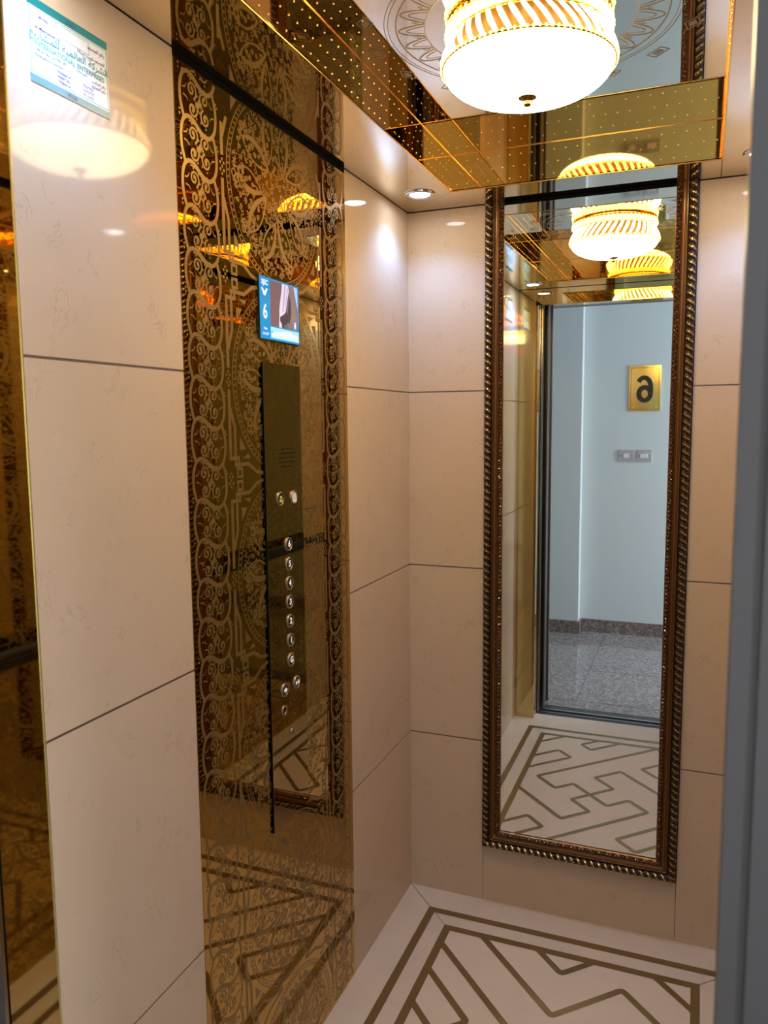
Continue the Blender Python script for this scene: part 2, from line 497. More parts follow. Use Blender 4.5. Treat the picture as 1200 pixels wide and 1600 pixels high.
# ------------------------------------------------------------------ ceiling: mirror strips round a raised gold-sided recess
CX0, CX1, CY0, CY1, HC = -0.7065, 0.0265, 0.957, 2.318, 2.402
cl = MB()
t = 0.0008
def flatz(pts, z, mt):
    cl.poly([(x, y, z) for x, y in pts], mt)
flatz([(XL, YF), (CX0, CY0), (CX0, CY1), (XL, YB)], H, 'steel_mirror')
flatz([(XL + t, YB), (CX0 + t, CY1), (CX1 - t, CY1), (CX1 - t, YB)], H, 'steel_mirror')
flatz([(CX1 + t, YB), (CX1 + t, CY1), (CX1 + t, CY0), (CX1 + t, YF), (XR, YF), (XR, YB)], H, 'steel_mirror')
flatz([(XL + t, YF), (CX1 - t, YF), (CX1 - t, CY0), (CX0 + t, CY0)], H, 'steel_mirror')
# dark backing above the hairline joints
for a in (((XL, YF), (CX0, YB)), ((CX1, YF), (XR, YB)), ((CX0, YF), (CX1, CY0)), ((CX0, CY1), (CX1, YB))):
    cl.box((a[0][0], a[0][1], H + 0.002), (a[1][0], a[1][1], H + 0.004), 'black')
cl.box((CX0, CY0, HC), (CX1, CY1, HC + 0.006), 'silver_mirror')
# etched rosette on the centre mirror
ce = Flat(cl, (-0.34, 1.637, HC - 0.0005), (1, 0, 0), (0, 1, 0), (0, 0, -1), 'silver_etch')
def circ(r, n=96): return [(r * math.cos(2 * PI * k / n), r * math.sin(2 * PI * k / n)) for k in range(n)]
for r, w in ((0.285, 0.0016), (0.278, 0.0012), (0.262, 0.003), (0.205, 0.002)):
    ce.stroke(circ(r), w, closed=True)
for k in range(24):
    a = 2 * PI * k / 24
    def pol(r, da): return (r * math.cos(a + da), r * math.sin(a + da))
    ce.stroke([pol(0.205 + 0.052 * math.sin(PI * q / 10), (q / 10 - .5) * 0.24) for q in range(11)], 0.0035)
    ce.stroke([pol(0.205 + 0.036 * math.sin(PI * q / 8), (q / 8 - .5) * 0.15) for q in range(9)], 0.002)
    ce.spiral(pol(0.222, 0.13), 0.008, a, 1.2, 0.0016)
for k in range(16):
    a = 2 * PI * k / 16
    c = (0.322 * math.cos(a), 0.322 * math.sin(a))
    if abs(c[0]) > 0.335: continue
    ex, ey = (0.026, 0.016)
    if k % 2: pts = [(-ex, 0), (0, -ey), (ex, 0), (0, ey)]
    else: pts = [(-ex * .8, -ey * .7), (ex * .8, -ey * .7), (ex * .8, ey * .7), (-ex * .8, ey * .7)]
    ca, sa = (math.cos(a + PI / 2), math.sin(a + PI / 2))
    def rot(p, s_=1): return (c[0] + s_ * (p[0] * ca - p[1] * sa), c[1] + s_ * (p[0] * sa + p[1] * ca))
    ce.stroke([rot(p) for p in pts], 0.0022, closed=True)
    ce.fill([rot(p, 0.55) for p in pts])
struct(cl, 'ceiling')
# cabin roof box so no light leaks in above the recess
rf = MB()
rf.box((XL - 0.05, YF - 0.065, HC + 0.02), (XR + 0.05, YB + 0.05, HC + 0.04), 'black')
struct(rf, 'ceiling_roof')
# the four studded risers
def riser(name, a, b, nrm):
    mb = MB()
    a, b, nrm = Vector(a), Vector(b), Vector(nrm)
    d = (b - a).normalized(); L = (b - a).length
    bk = -nrm * 0.004
    mb.grid([[a + Vector((0, 0, H)), a + Vector((0, 0, HC))], [b + Vector((0, 0, H)), b + Vector((0, 0, HC))]], 'gold_riser', smooth=False)
    mb.grid([[a + bk + Vector((0, 0, H)), a + bk + Vector((0, 0, HC))], [b + bk + Vector((0, 0, H)), b + bk + Vector((0, 0, HC))]], 'black', smooth=False)
    for z, r in ((H, 0.0016), (HC - 0.001, 0.0010)):
        mb.tube(a + Vector((0, 0, z)), b + Vector((0, 0, z)), r, 'gold_edge', 8)
    nx = int(L / 0.0315)
    for j in range(3):
        for i in range(nx):
            u = (i + 0.5 + 0.35 * (j % 2)) * L / (nx + 0.3)
            if u < L - 0.01:
                mb.dome(a + d * u + Vector((0, 0, H + 0.018 + j * 0.032)), 0.0023, nrm, 'stud', 7)
    return struct(mb, name)
riser('trim_1', (CX0, CY0, 0), (CX0, CY1, 0), (1, 0, 0))
riser('trim_2', (CX0, CY1, 0), (CX1, CY1, 0), (0, -1, 0))
riser('trim_3', (CX1, CY1, 0), (CX1, CY0, 0), (-1, 0, 0))
riser('trim_4', (CX1, CY0, 0), (CX0, CY0, 0), (0, 1, 0))

# ------------------------------------------------------------------ etched gold mirror panels
PW, PH = PY1 - PY0, H - 0.014
def etched(fp):
    """the ornament in panel coordinates u (0..PW) and v (0..PH)"""
    rng = random.Random(11)
    cxp = PW / 2
    fp.clip = (0.003, PW - 0.003, 0.004, PH)
    # --- chains of S scrolls down both edges
    per = 0.0795
    for side in (0, 1):
        def q(p, v0):
            u = 0.076 + p[0]
            return (PW - u if side else u, v0 + p[1])
        k = -1
        while k * per < PH + per:
            v0 = 0.025 + k * per
            main = [(-.046, -.062), (-.056, -.036), (-.057, -.008), (-.050, .014), (-.036, .024), (-.018, .022), (0, .011), (.016, .004), (.034, .004), (.049, .017), (.056, .038), (.055, .066), (.044, .094)]
            fp.stroke([q(p, v0) for p in smooth(main)], 0.0080)
            fp.stroke([q((p[0] * .9, p[1] * .9 - .004), v0) for p in smooth(main[4:9])], 0.003)
            h = -1 if side else 1
            for (cx, cy, r, a0, hd) in ((-.0205, -.0045, .0165, -1.2, 1), (.0190, -.0115, .0165, -1.9, -1), (-.0180, -.0380, .0160, 1.0, -1), (.0215, -.0440, .0160, 1.9, 1)):
                pts_c = q((cx, cy), v0)
                a = a0 if not side else PI - a0
                fp.spiral(pts_c, r, a, 1.35, 0.0042, hd * h, 15)
                fp.disc((pts_c[0], pts_c[1] + .004), 0.0034, 6)
                for e in (0.9, 1.9, 2.9):
                    fp.disc((pts_c[0] + (r + .002) * math.cos(a + hd * h * e), pts_c[1] + (r + .002) * math.sin(a + hd * h * e)), 0.0026, 5)
            fp.fill([q((0, -.016), v0), q((.006, -.024), v0), q((0, -.034), v0), q((-.006, -.026), v0)])
            for (cx, cy, dx, dy) in ((-.048, -.02, .016, -.008), (-.05, -.008, .014, .01), (.046, -.018, -.012, .01), (.050, -.034, -.014, -.008), (0, -.024, .012, .006), (0, -.024, -.012, .006), (0, -.024, .01, -.009), (0, -.024, -.01, -.009)):
                fp.stroke([q((cx, cy), v0), q((cx + dx * .6, cy + dy * .2), v0), q((cx + dx, cy + dy), v0)], 0.0034, taper=True)
            for (cx, cy) in ((.058, -.004), (.062, -.010), (-.060, -.050), (-.060, -.058)):
                fp.disc(q((cx, cy), v0), 0.0026, 6)
            k += 1
    # --- medallions
    R = 0.203
    cv = [1.72 + 0.4175 * (1 - k) for k in range(0, 6)]
    for v in cv:
        c = (cxp, v)
        for r, w in ((R, 0.0026), (R - 0.012, 0.0022)):
            fp.stroke([(c[0] + a * 1, c[1] + b) for a, b in circ(r, 72)], w, closed=True)
        for k in range(96):
            a = 2 * PI * k / 96
            fp.disc((c[0] + (R - .0062) * math.cos(a), c[1] + (R - .0062) * math.sin(a)), 0.0030, 5)
        used = []
        # ten leaves around a centre rosette
        for k in range(10):
            a = 2 * PI * (k + .5) / 10 + (PI / 10)
            r0, big = (0.104, 1.0) if k % 2 else (0.112, 0.9)
            lean = (0.5 if k % 2 else -0.5)
            leaf(fp, (c[0] + r0 * math.cos(a), c[1] + r0 * math.sin(a)), a + PI + lean * .5, 0.118 * big, 0.052, 1 if k % 2 else -1)
            used.append((c[0] + r0 * math.cos(a), c[1] + r0 * math.sin(a), 0.034))
            tr = 0.168
            trefoil(fp, (c[0] + tr * math.cos(a), c[1] + tr * math.sin(a)), a, 0.011)
        for k in range(8):
            a = 2 * PI * k / 8
            fp.spiral((c[0] + .022 * math.cos(a), c[1] + .022 * math.sin(a)), 0.009, a, 1.0, 0.003, 1 if k % 2 else -1, 8)
        # dense little scrolls filling the ground
        pts = []
        tries = 0
        while tries < 2600:
            tries += 1
            a = rng.random() * 2 * PI; r = (R - .026) * math.sqrt(rng.random())
            x, y = c[0] + r * math.cos(a), c[1] + r * math.sin(a)
            if r < 0.034: continue
            if any((x - p[0]) ** 2 + (y - p[1]) ** 2 < (p[2] * .62 + .006) ** 2 for p in used): continue
            if any((x - p[0]) ** 2 + (y - p[1]) ** 2 < 0.0125 ** 2 for p in pts): continue
            pts.append((x, y))
        for x, y in pts:
            if rng.random() < .8:
                fp.spiral((x, y), 0.0072, rng.random() * 6.28, 1.05, 0.0026, rng.choice((-1, 1)), 8)
            else:
                for q_ in range(3):
                    b = q_ * 2.1 + x * 300
                    fp.disc((x + .004 * math.cos(b), y + .004 * math.sin(b)), 0.0026, 5)
            b = rng.random() * 6.28
            fp.stroke([(x + .006 * math.cos(b), y + .006 * math.sin(b)), (x + .011 * math.cos(b + .5), y + .011 * math.sin(b + .5)), (x + .0135 * math.cos(b + 1.0), y + .0135 * math.sin(b + 1.0))], 0.0022)
        # strapwork left and right of the medallion
        for sgn in (-1, 1):
            def s_(u, dv): return (cxp + sgn * u, v + dv)
            for vs in (-1, 1):
                # inner and outer bars merging towards the medallion's widest point
                fp.stroke([s_(.2185, vs * .022), s_(.2185, vs * .085), s_(.2185, vs * .150)], 0.010)
                fp.stroke([s_(.2160, vs * .060), s_(.200, vs * .100), s_(.200, vs * .158)], 0.009)
                fp.stroke([s_(.2185, vs * .150), s_(.2185, vs * .164), s_(.188, vs * .164), s_(.188, vs * .186)], 0.008)
                fp.stroke([s_(.200, vs * .158), s_(.200, vs * .178), s_(.150, vs * .178), s_(.118, vs * .196), s_(.060, vs * .2065)], 0.008)
                fp.fill([s_(.182, vs * .118), s_(.182, vs * .148), s_(.160, vs * .146)])
                fp.fill([s_(.150, vs * .156), s_(.172, vs * .166), s_(.142, vs * .166)])
                sq = [s_(.176, vs * .1865), s_(.194, vs * .1865), s_(.194, vs * .2035), s_(.176, vs * .2035)]
                fp.stroke(sq, 0.006, closed=True)
            for du, dv in ((0, 0), (-.006, .007), (.006, .007), (-.006, -.007), (.006, -.007), (0, .014), (0, -.014)):
                fp.disc(s_(.2185 + du, dv * 1.0), 0.0034, 7)
            for du, dv in ((0, 0), (-.006, .007), (.006, .007), (-.006, -.007), (.006, -.007), (0, .014), (0, -.014)):
                fp.disc(s_(.2185 + du, .20875 + dv), 0.0034, 7)
def smooth(pts, n=3):
    out = []
    for i in range(len(pts) - 1):
        p0 = pts[max(i - 1, 0)]; p1 = pts[i]; p2 = pts[i + 1]; p3 = pts[min(i + 2, len(pts) - 1)]
        for k in range(n):
            t_ = k / n
            out.append(tuple(.5 * (2 * b + (c - a) * t_ + (2 * a - 5 * b + 4 * c - d) * t_ ** 2 + (3 * b - a - 3 * c + d) * t_ ** 3) for a, b, c, d in zip(p0, p1, p2, p3)))
    out.append(pts[-1])
    return out
def leaf(fp, c, a, L, Wd, hand):
    """pointed leaf with a thick crescent rim and scrolls inside; tip points along a"""
    ca, sa = math.cos(a), math.sin(a)
    def T(x, y): return (c[0] + x * ca - y * hand * sa, c[1] + x * sa + y * hand * ca)
    rim = []; inn = []
    n = 22
    for k in range(n + 1):
        t_ = k / n
        x = L * (0.5 - t_) ; w = Wd / 2 * math.sin(PI * t_ ** 1.0) ** .75 * (0.75 + .5 * t_)
        rim.append((x, w + .010 * math.cos(PI * t_) * 0))
    up_ = [T(x, y) for x, y in rim]; dn = [T(x, -y * .86) for x, y in rim]
    up_in = [T(x * .86 - .002, y * .50) for x, y in rim]; dn_in = [T(x * .86 - .002, -y * .70) for x, y in rim]
    for i in range(n):
        fp.fill([up_[i], up_[i + 1], up_in[i + 1], up_in[i]])
        fp.fill([dn[i], dn[i + 1], dn_in[i + 1], dn_in[i]])
    for (x, y, r, a0, h) in ((-.018, .003, .008, 1.0, 1), (-.004, -.006, .007, 3.6, -1), (.010, .002, .006, 0.4, 1), (-.030, -.004, .006, 2, -1)):
        fp.spiral(T(x, y), r, a + a0, 1.0, 0.003, h * hand, 8)
    for (x, y) in ((.024, 0), (.030, .001)):
        fp.disc(T(x, y), 0.0026, 5)
def trefoil(fp, c, a, r):
    for k in range(3):
        b = a + (k - 1) * 1.9
        cc = (c[0] + r * .75 * math.cos(b), c[1] + r * .75 * math.sin(b))
        fp.stroke([(cc[0] + r * .7 * math.cos(2 * PI * q / 10), cc[1] + r * .7 * math.sin(2 * PI * q / 10)) for q in range(10)], 0.0034, closed=True)

def etched_panel(name, x, sgn, y0, y1, label):
    mb = MB()
    mb.box((x - sgn * 0.02, y0 + .0008, 0.001), (x + sgn * 0.0005, y1 - .0008, PH), 'gold_mirror')
    fp = Flat(mb, (x + sgn * 0.00062, y0, 0), (0, (y1 - y0) / PW, 0), (0, 0, 1), (sgn, 0, 0), 'etch')
    etched(fp)
    mb.box((x - sgn * 0.02, y0, PH), (x + sgn * 0.0003, y1, H - 0.0005), 'black')
    o = mb.obj(name, loc=(x, (y0 + y1) / 2, 0))
    tag(o, label, 'etched mirror panel')
    return o
etched_panel('etched_mirror_panel', XL, 1, PY0, PY1, 'tall gold mirror panel etched with medallions, behind the lift buttons on the left wall')
etched_panel('etched_mirror_panel', XR, -1, QY0, QY1, 'gold etched mirror panel behind the black handrail on the right wall, seen only in reflection')

# ------------------------------------------------------------------ handrail on the right wall (seen in the gold mirrors)
hr = thing('handrail', (0.16, 1.62, 0.0), 'black beaded handrail on the right wall, seen only as a reflection in the gold mirrors', 'handrail')
mb = MB()
y0, y1 = 1.00, 2.24
prof = []
nseg = 160
P = []
for i in range(nseg + 1):
    y = y0 + (y1 - y0) * i / nseg
    P.append([(0.160 + 0.017 * math.cos(2 * PI * k / 14), y, 0.985 + 0.028 * math.sin(2 * PI * k / 14)) for k in range(14)])
mb.grid(P, 'rail', closed_v=True)
mb.poly(P[0][::-1], 'rail'); mb.poly(P[-1], 'rail')
part(mb, 'rail', hr)
bd = MB()
for i in range(100):
    y = y0 + 0.01 + i * (y1 - y0 - .02) / 99
    for dz in (-.010, .002, .014):
        bd.dome((0.160 - 0.0165 * math.sqrt(max(0, 1 - (dz / .028) ** 2)), y + (0.006 if dz > .001 and dz < .01 else 0), 0.985 + dz), 0.0026, (-1, 0, 0), 'rail_bead', 6)
o = part(bd, 'beading', hr); o['kind'] = 'stuff'
for y in (1.15, 1.62, 2.10):
    mb = MB(); mb.tube((0.17, y, 0.985), (XR - 0.0012, y, 0.985), 0.009, 'rail'); mb.lathe([(0.022, -0.008), (0.022, 0)], (XR - 0.0012, y, 0.985), 'rail', 16, 'x')
    mb.lathe([(0.001, -0.008), (0.022, -0.008)], (XR - 0.0012, y, 0.985), 'rail', 16, 'x')
    part(mb, 'bracket', hr)

# ------------------------------------------------------------------ car operating panel
CXP = XL + 0.0012
cop = thing('control_panel', (CXP, 1.62, 0.672), 'tall narrow mirror-finish lift control panel with round floor buttons', 'control panel')
mb = MB()
mb.box((CXP, 1.536, 0.672), (CXP + 0.004, 1.7125, 1.7625), 'cop')
mb.box((CXP, 1.5352, 0.672), (CXP + 0.0042, 1.5368, 1.7625), 'black')
mb.box((CXP + 0.0040, 1.5368, 0.672), (CXP + 0.0044, 1.5380, 1.7625), 'btn_ring')
part(mb, 'faceplate', cop)
FXP = CXP + 0.004
def glyph_lines(fp, lines, w):
    for L in lines: fp.stroke(L, w)
def button(y, z, glyph, name='button', r=0.0165, face='btn_face', lab=None, col='btn_glyph'):
    b = MB()
    b.lathe([(r, 0), (r, 0.0030), (r * .93, 0.0040), (r * .80, 0.0040), (r * .76, 0.0026)], (FXP, y, z), 'btn_ring', 28, 'x')
    bo = part(b, name, cop)
    if lab: bo['label'] = lab
    f = MB()
    f.lathe([(r * .76, 0.0026), (0.0004, 0.0030)], (FXP, y, z), face, 28, 'x')
    fo = part(f, 'button_face', bo)
    if glyph and len(glyph) == 1:
        text(glyph, 0.0200, (FXP + 0.0034, y, z + 0.0004), (0, 1, 0), (0, 0, 1), (1, 0, 0), col, 'numeral', bo, 'CENTER', bold=0.0007, valign='CENTER')
    elif glyph:
        g = MB(); fp = Flat(g, (FXP + 0.0036, y, z), (0, 1, 0), (0, 0, 1), (1, 0, 0), col)
        if glyph == 'bell':
            glyph_lines(fp, [[(-.0062, -.0052), (.0062, -.0052), (.0040, -.0030), (.0036, .0030), (.0016, .0058), (-.0016, .0058), (-.0036, .0030), (-.0040, -.0030), (-.0062, -.0052)]], 0.0018)
            fp.disc((0, -.0075), .0012, 8)
        elif glyph == 'close':
            for s_ in (-1, 1):
                fp.fill([(s_ * .0085, .0055), (s_ * .0085, -.0055), (s_ * .0012, 0)])
            fp.fill([(-.0006, -.007), (.0006, -.007), (.0006, .007), (-.0006, .007)])
        elif glyph == 'open':
            for s_ in (-1, 1):
                fp.fill([(s_ * .0014, .0055), (s_ * .0014, -.0055), (s_ * .0085, 0)])
            fp.fill([(-.0006, -.007), (.0006, -.007), (.0006, .007), (-.0006, .007)])
        part(g, 'symbol', bo)
    return bo
for gch, z in zip('654321G', (1.344, 1.2965, 1.2505, 1.205, 1.1585, 1.112, 1.0635)):
    button(1.6335, z, gch)
button(1.599, 1.4545, 'bell', lab='alarm button with yellow bell', col='btn_yellow')
button(1.664, 1.4525, None, 'indicator', face='btn_white', lab='plain white round light')
button(1.6595, 0.9995, 'close')
button(1.5995, 0.9990, 'open')
mb = MB()
mb.lathe([(0.0125, 0), (0.0125, 0.003), (0.0100, 0.0036), (0.0085, 0.0010)], (FXP, 1.596, 0.950), 'btn_ring', 24, 'x')
mb.lathe([(0.0085, 0.0010), (0.0004, 0.0012)], (FXP, 1.596, 0.950), 'btn_face', 24, 'x')
part(mb, 'key_switch', cop)
mb = MB()
mb.lathe([(0.0080, 0), (0.0080, 0.002), (0.0060, 0.0026), (0.0004, 0.0028)], (FXP, 1.632, 0.884), 'btn_ring', 18, 'x')
part(mb, 'screw_cap', cop)
mb = MB(); fp = Flat(mb, (FXP + 0.0004, 1.6375, 1.548), (0, 1, 0), (0, 0, 1), (1, 0, 0), 'black')
for j in range(5):
    n = 12 if j in (1, 2, 3) else 9
    for i in range(n):
        fp.disc(((i - (n - 1) / 2) * 0.0066, (j - 2) * 0.0102), 0.0017, 7)
part(mb, 'speaker_holes', cop)

# ------------------------------------------------------------------ LCD screen
SX = XL + 0.0012
Y0, Y1, Z0, Z1 = 1.531, 1.7105, 1.8135, 1.9470
ds = thing('display_screen', (SX, Y0, Z0), 'lit colour lift display showing a white 6 on a blue strip', 'display')
mb = MB()
mb.box((SX, Y0 - .0015, Z0 - .0015), (SX + 0.004, Y1 + .0035, Z1 + .0015), 'plastic_black')
part(mb, 'bezel', ds)
mb = MB(); SW, SH = Y1 - Y0, Z1 - Z0
def layer(h): return Flat(mb, (SX + 0.0042 + h * 0.00012, Y0, Z0), (0, 1, 0), (0, 0, 1), (1, 0, 0), 'scr_blue')
def rect(f, a, b, c, d, mt): f.fill([(a * SW, c * SH), (b * SW, c * SH), (b * SW, d * SH), (a * SW, d * SH)], mt)
def shp(f, pts, mt): f.fill([(a * SW, b * SH) for a, b in pts], mt)
f = layer(0); rect(f, 0, 1, 0, 1, 'scr_blue')
f = layer(1); rect(f, .25, .965, .235, .975, 'scr_curtain'); rect(f, .25, .99, .03, .215, 'scr_cyan')
f = layer(2)
shp(f, [(.86, .975), (.965, .975), (.965, .60), (.91, .80)], 'scr_sky')
shp(f, [(.70, .975), (.86, .975), (.91, .80), (.93, .235), (.70, .235), (.66, .50), (.74, .78)], 'scr_mid')
shp(f, [(.56, .975), (.72, .975), (.74, .90), (.68, .68), (.62, .45), (.60, .235), (.46, .235), (.48, .55), (.53, .80)], 'scr_drape')
rect(f, .28, .97, .05, .14, 'scr_pale'); shp(f, [(.35, .14), (.70, .19), (.92, .13), (.60, .12)], 'scr_white')
f = layer(3)
shp(f, [(.62, .96), (.66, .96), (.58, .50), (.55, .50)], 'scr_drape2'); shp(f, [(.70, .93), (.72, .92), (.64, .60), (.62, .60)], 'scr_drape2')
shp(f, [(.74, .80), (.78, .70), (.79, .48), (.74, .33), (.66, .36), (.70, .55)], 'scr_dark')
shp(f, [(.49, .41), (.58, .46), (.66, .53), (.71, .46), (.70, .36), (.66, .31), (.60, .29), (.60, .235), (.54, .235), (.53, .30), (.49, .34)], 'scr_dark')
rect(f, .86, .92, .255, .38, 'scr_sky'); rect(f, .27, .29, .12, .145, 'scr_dark')
f = layer(4)
shp(f, [(.035, .84 - .02), (.075, .84 - .02), (.115, .76), (.155, .82), (.195, .82), (.135, .70), (.095, .70)], 'scr_white')
rect(f, .868, .912, .29, .34, 'scr_white')
part(mb, 'picture', ds)
def stext(b, size, u, v, bold=0.0003, sx=1.0):
    text(b, size, (SX + 0.0050, Y0 + u * SW, Z0 + v * SH), (0, 1, 0), (0, 0, 1), (1, 0, 0), 'scr_white', 'screen_text', ds, 'CENTER', bold=bold, sx=sx)
stext('SJEC', 0.0150, .118, .875, 0.0005, 0.98)
stext('6', 0.0440, .115, .335, 0.0010, 0.85)
stext('Friday', 0.0060, .115, .155)
stext('15-10-07', 0.0078, .118, .065, 0.0003, 0.95)

# ------------------------------------------------------------------ maintenance sticker
TX = XL + 0.0004
A0, A1, B0, B1 = 0.919, 1.081, 2.1165, 2.2335
stk = thing('maintenance_sticker', (TX, A0, B0), 'white paper sticker with teal bands and lift company phone numbers', 'sticker')
mb = MB(); mb.box((TX, A0, B0), (TX + 0.0004, A1, B1), 'paper')
part(mb, 'paper', stk)
mb = MB()
SWk, SHk = A1 - A0, B1 - B0
f = Flat(mb, (TX + 0.0006, A0, B0), (0, 1, 0), (0, 0, 1), (1, 0, 0), 'teal')
def R_(a, b, c, d): f.fill([(a * SWk, c * SHk), (b * SWk, c * SHk), (b * SWk, d * SHk), (a * SWk, d * SHk)])
R_(0, 1, .895, 1); R_(0, 1, 0, .095); R_(0, 1, .873, .880); R_(0, 1, .112, .122)
R_(.012, .020, .122, .873); R_(.98, .988, .122, .873)
bx = [(.27, .70), (.745, .70), (.745, .85), (.27, .85)]
f.stroke([(a * SWk, b * SHk) for a, b in bx], 0.0006, closed=True)
part(mb, 'printed_bands', stk)
def tx(b, size, u, v, col='text_navy', al='LEFT', sx=1.0, bold=0.00008):
    text(b, size, (TX + 0.0007, A0 + u * SWk, B0 + v * SHk), (0, 1, 0), (0, 0, 1), (1, 0, 0), col, 'lettering', stk, al, bold=bold, sx=sx)
tx('Lift No', .0075, .10, .775)
tx(arabic('رقم المصعد'), .0080, .955, .775, al='RIGHT')
tx('Lift Maintained by', .0072, .05, .645)
tx(arabic('المصعد تحت صيانة'), .0075, .955, .655, al='RIGHT')
tx(arabic('الشركة العالمية للمشاريع'), .0145, .50, .545, 'text_green', 'CENTER', 1.15, 0.0002)
tx('INTERNATIONAL ENTERPRISES', .0108, .50, .445, 'text_green', 'CENTER', .96, 0.0002)
tx('Office No.: 23290129', .0068, .06, .385)
tx(arabic('رقم المكتب'), .0066, .955, .37, al='RIGHT')
tx('٢٣٢٩٠١٢٩', .0066, .56, .385)
tx('Emergency Number', .0068, .06, .322)
tx(arabic('رقم الطوارئ'), .0066, .955, .310, al='RIGHT')
for i, (a, b) in enumerate((('99486414', '٩٩٤٨٦٤١٤'), ('99497242', '٩٩٤٩٧٢٤٢'), ('99085914', '٩٩٠٨٥٩١٤'))):
    tx(a, .0064, .32, .250 - i * .056, bold=.0001); tx(b, .0064, .64, .250 - i * .056, bold=.0001)
tx('ITCO', .0080, .50, .022, 'text_navy', 'CENTER')
tx(arabic('إيتكو'), .0085, .50, .925, 'text_navy', 'CENTER')

# ------------------------------------------------------------------ framed mirror on the back wall
mir = thing('framed_wall_mirror', (-0.337, YB, 0.2006), 'tall wall mirror in an ornate antique gold frame on the back wall', 'mirror')
OX0, OX1, OZ = -0.6454, -0.0286, 0.2006
FD = 0.032
FRW = 0.061
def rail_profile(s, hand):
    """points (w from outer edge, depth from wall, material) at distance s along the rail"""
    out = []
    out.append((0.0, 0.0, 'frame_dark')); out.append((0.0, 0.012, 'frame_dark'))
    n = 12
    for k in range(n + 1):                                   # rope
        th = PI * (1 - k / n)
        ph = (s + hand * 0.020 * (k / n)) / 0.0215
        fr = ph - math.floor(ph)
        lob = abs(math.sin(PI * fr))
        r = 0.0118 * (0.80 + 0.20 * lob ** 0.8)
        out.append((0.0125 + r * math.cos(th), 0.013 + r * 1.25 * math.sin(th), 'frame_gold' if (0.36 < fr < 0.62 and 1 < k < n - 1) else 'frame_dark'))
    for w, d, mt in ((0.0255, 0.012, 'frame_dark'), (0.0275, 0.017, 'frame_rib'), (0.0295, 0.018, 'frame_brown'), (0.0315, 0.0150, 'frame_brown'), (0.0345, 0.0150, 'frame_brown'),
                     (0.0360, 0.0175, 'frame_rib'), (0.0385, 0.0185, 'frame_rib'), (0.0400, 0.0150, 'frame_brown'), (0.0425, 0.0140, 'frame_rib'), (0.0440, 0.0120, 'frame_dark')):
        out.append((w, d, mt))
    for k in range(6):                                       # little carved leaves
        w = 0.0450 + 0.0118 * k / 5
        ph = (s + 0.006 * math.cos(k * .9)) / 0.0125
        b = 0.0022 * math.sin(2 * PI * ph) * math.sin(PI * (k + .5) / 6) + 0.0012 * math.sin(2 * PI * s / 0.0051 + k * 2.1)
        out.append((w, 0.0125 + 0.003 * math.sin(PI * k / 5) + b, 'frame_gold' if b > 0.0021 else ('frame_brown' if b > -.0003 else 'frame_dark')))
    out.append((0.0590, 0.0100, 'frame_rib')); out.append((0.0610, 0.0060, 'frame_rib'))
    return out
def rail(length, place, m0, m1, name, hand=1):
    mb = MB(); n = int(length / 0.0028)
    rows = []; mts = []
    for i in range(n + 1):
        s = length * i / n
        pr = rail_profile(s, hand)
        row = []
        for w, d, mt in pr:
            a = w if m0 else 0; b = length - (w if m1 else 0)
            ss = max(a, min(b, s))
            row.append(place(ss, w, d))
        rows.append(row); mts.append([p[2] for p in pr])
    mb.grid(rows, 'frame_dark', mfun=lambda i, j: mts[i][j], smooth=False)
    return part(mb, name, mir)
LV = H - 0.001 - OZ
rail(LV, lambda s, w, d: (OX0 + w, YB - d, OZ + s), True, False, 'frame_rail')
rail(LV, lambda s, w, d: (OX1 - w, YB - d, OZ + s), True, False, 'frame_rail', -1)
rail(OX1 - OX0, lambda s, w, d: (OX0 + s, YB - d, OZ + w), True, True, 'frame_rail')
mb = MB()
gx0, gx1, gz0, gz1 = OX0 + .0595, OX1 - .0595, OZ + .0595, H - 0.012
def gy(x, z, off=0.0): return 2.4836 - 0.0024 * (z - 1.3) + 0.0020 * (x + 0.34) + off
q = [(gx0, gz0), (gx1, gz0), (gx1, gz1), (gx0, gz1)]
mb.poly([(x, gy(x, z), z) for x, z in q], 'glass_mirror')
mb.poly([(x, YB - 0.0003, z) for x, z in q][::-1], 'black')
for i in range(4):
    a, b = q[i], q[(i + 1) % 4]
    mb.poly([(a[0], gy(*a), a[1]), (b[0], gy(*b), b[1]), (b[0], YB, b[1]), (a[0], YB, a[1])], 'black')
part(mb, 'mirror_glass', mir)
mb = MB(); mb.box((gx0 - 0.002, YB - 0.0085, gz1), (gx1 + 0.002, YB, H - 0.0008), 'black')
part(mb, 'top_strip', mir)

# ------------------------------------------------------------------ downlights
for i, (x, y) in enumerate(DOWN):
    where = ['over the back left corner', 'over the front left corner, beside the sticker', 'over the back right corner', 'over the front right corner']
    d = thing('ceiling_downlight', (x, y, H), 'round chrome recessed downlight in the mirror ceiling ' + where[i], 'ceiling light', 'downlights in the lift ceiling')
    mb = MB(); mb.lathe([(0.047, 0), (0.047, -0.003), (0.044, -0.005), (0.036, -0.005), (0.030, -0.0015)], (x, y, H), 'chrome', 40)
    part(mb, 'trim_ring', d)
    mb = MB(); mb.lathe([(0.030, -0.0015), (0.0005, -0.0015)], (x, y, H), 'led', 32)
    part(mb, 'diffuser', d)

